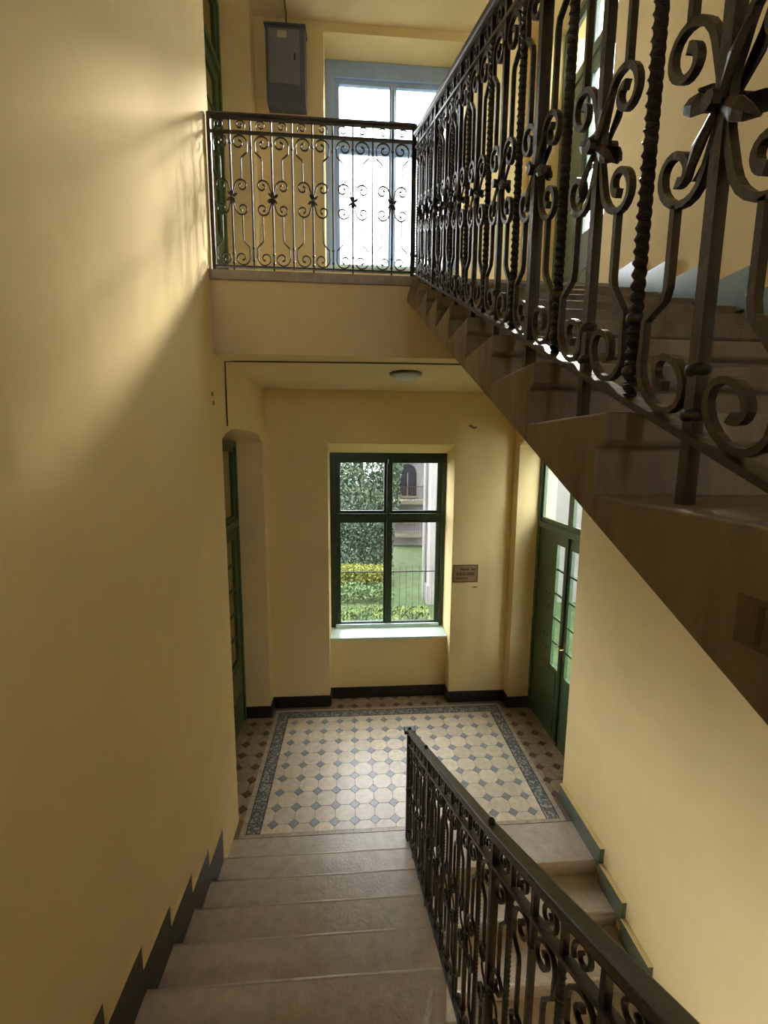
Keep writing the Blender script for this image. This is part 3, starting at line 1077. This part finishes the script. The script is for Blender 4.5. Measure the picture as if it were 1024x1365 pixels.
def fac_window(root, x0, x1, y, z0, z1, arch=False, cross=True):
    n = 8
    if arch:
        poly = [(x0, z0), (x1, z0), (x1, z1)] + [((x0 + x1) / 2 + (x1 - x0) / 2 * cos(pi * i / n), z1 + (x1 - x0) / 2 * sin(pi * i / n)) for i in range(1, n)] + [(x0, z1)]
    else:
        poly = [(x0, z0), (x1, z0), (x1, z1), (x0, z1)]
    o = MB().prism(poly, y - .02, y + .02, 'y').obj('window', DARKW, root)
    fr = MB()
    fr.box(x0 - .07, x0, y - .07, y, z0, z1).box(x1, x1 + .07, y - .07, y, z0, z1).box(x0 - .12, x1 + .12, y - .12, y, z0 - .10, z0)
    if not arch:
        fr.box(x0 - .07, x1 + .07, y - .07, y, z1, z1 + .08)
    if cross:
        fr.box((x0 + x1) / 2 - .025, (x0 + x1) / 2 + .025, y - .05, y - .02, z0, z1)
    fr.obj('window_frame', FACADEC, o)


hs = tag(empty('house'), 'pale grey house with arched opening and balconies beyond the lawn', 'building')
Yh = 20.5
box('wall', FACADEG, 1.75, 12, Yh, Yh + 5, GZ, 7.0, parent=hs)
box('plinth', FACADE, 1.74, 3.9, Yh - .06, Yh, GZ, GZ + .7, parent=hs)
fac_window(hs, 2.15, 3.0, Yh, -2.1, -1.0, arch=True)
fac_window(hs, 2.55, 2.95, Yh, -4.1 + .75, -2.95 + .0)
fac_window(hs, 3.05, 3.35, Yh, .6, 1.8)
fac_window(hs, 2.0, 2.6, Yh, .8, 2.0)
fac_window(hs, 2.0, 2.5, Yh, 3.3, 4.6)
fac_window(hs, 3.0, 3.5, Yh, 3.3, 4.6)
bc = MB().box(1.9, 3.6, Yh - .8, Yh, -2.42, -2.25).obj('balcony', FACADEC, hs)
mb = MB().box(1.9, 3.6, Yh - .8, Yh - .77, -1.62, -1.58)
for i in range(18):
    mb.box(1.92 + i * .098, 1.935 + i * .098, Yh - .79, Yh - .775, -2.25, -1.6)
mb.obj('railing', IRON, bc)
bc = MB().box(2.0, 3.6, Yh - .7, Yh, -4.0, -3.9).obj('balcony', FACADEC, hs)
mb = MB().box(2.0, 3.6, Yh - .7, Yh - .67, -3.16, -3.12)
for i in range(16):
    mb.box(2.02 + i * .104, 2.035 + i * .104, Yh - .69, Yh - .675, -3.9, -3.14)
mb.obj('railing', IRON, bc)
box('cornice', FACADEC, 1.65, 12, Yh - .15, Yh, -.35, -.15, parent=hs)

wg = tag(empty('house_wing'), 'near white wing of the courtyard house with a downpipe', 'building')
box('wall', FACADE, 2.22, 9.0, 12.2, 13.1, GZ, 5.6, parent=wg)
box('plinth', FACADEG, 2.16, 2.22, 12.2, 13.1, GZ, GZ + .55, parent=wg)
MB().tube([(2.14, 12.7, GZ), (2.14, 12.7, 5.5)], .06, 10).obj('downpipe', FACADEG, wg)
box('cornice', FACADEC, 2.1, 9.0, 12.1, 13.2, 5.6, 5.8, parent=wg)

# courtyard wing across from the right-hand doors
ew = tag(empty('courtyard_wing'), 'pale courtyard wing glimpsed through the right-hand door glass', 'building')
box('wall', FACADE, 8.6, 12, -4, 11.8, GZ, 5.0, parent=ew)
for y in (-1.5, 1.0, 3.5, 6.0, 8.5):
    for z in (-3.4, .6):
        a = box('window', DARKW, 8.58, 8.61, y, y + .9, z, z + 1.7, parent=ew)
        MB().box(8.5, 8.6, y - .1, y, z, z + 1.7).box(8.5, 8.6, y + .9, y + 1.0, z, z + 1.7).box(8.46, 8.6, y - .14, y + 1.04, z - .1, z).box(8.5, 8.6, y - .1, y + 1.0, z + 1.7, z + 1.8).obj('window_frame', FACADEC, a)
struct(box('ground_court', GRASS, 2.4, 12, -8, 6.19, GZ - .3, GZ), 'green courtyard ground outside the right-hand doors', 'lawn')
# added unseen window behind the viewer, brings in fill light
bwn = struct(empty('window_3'), 'added fill-light window behind the viewer', 'window')
x0, x1, z0, z1 = FW
f3 = MB()
f3.box(x0, x0 + .09, YBACK - .2, YBACK - .12, z0, z1).box(x1 - .09, x1, YBACK - .2, YBACK - .12, z0, z1)
f3.box(x0 + .09, x1 - .09, YBACK - .2, YBACK - .12, z0, z0 + .1).box(x0 + .09, x1 - .09, YBACK - .2, YBACK - .12, z1 - .1, z1)
f3.box((x0 + x1) / 2 - .05, (x0 + x1) / 2 + .05, YBACK - .2, YBACK - .12, z0 + .1, z1 - .1)
f3.obj('frame', DGREEN, bwn)
for a, b in ((x0 + .085, (x0 + x1) / 2 - .045), ((x0 + x1) / 2 + .045, x1 - .085)):
    box('pane', GLASS, a, b, YBACK - .165, YBACK - .160, z0 + .095, z1 - .095, parent=bwn)
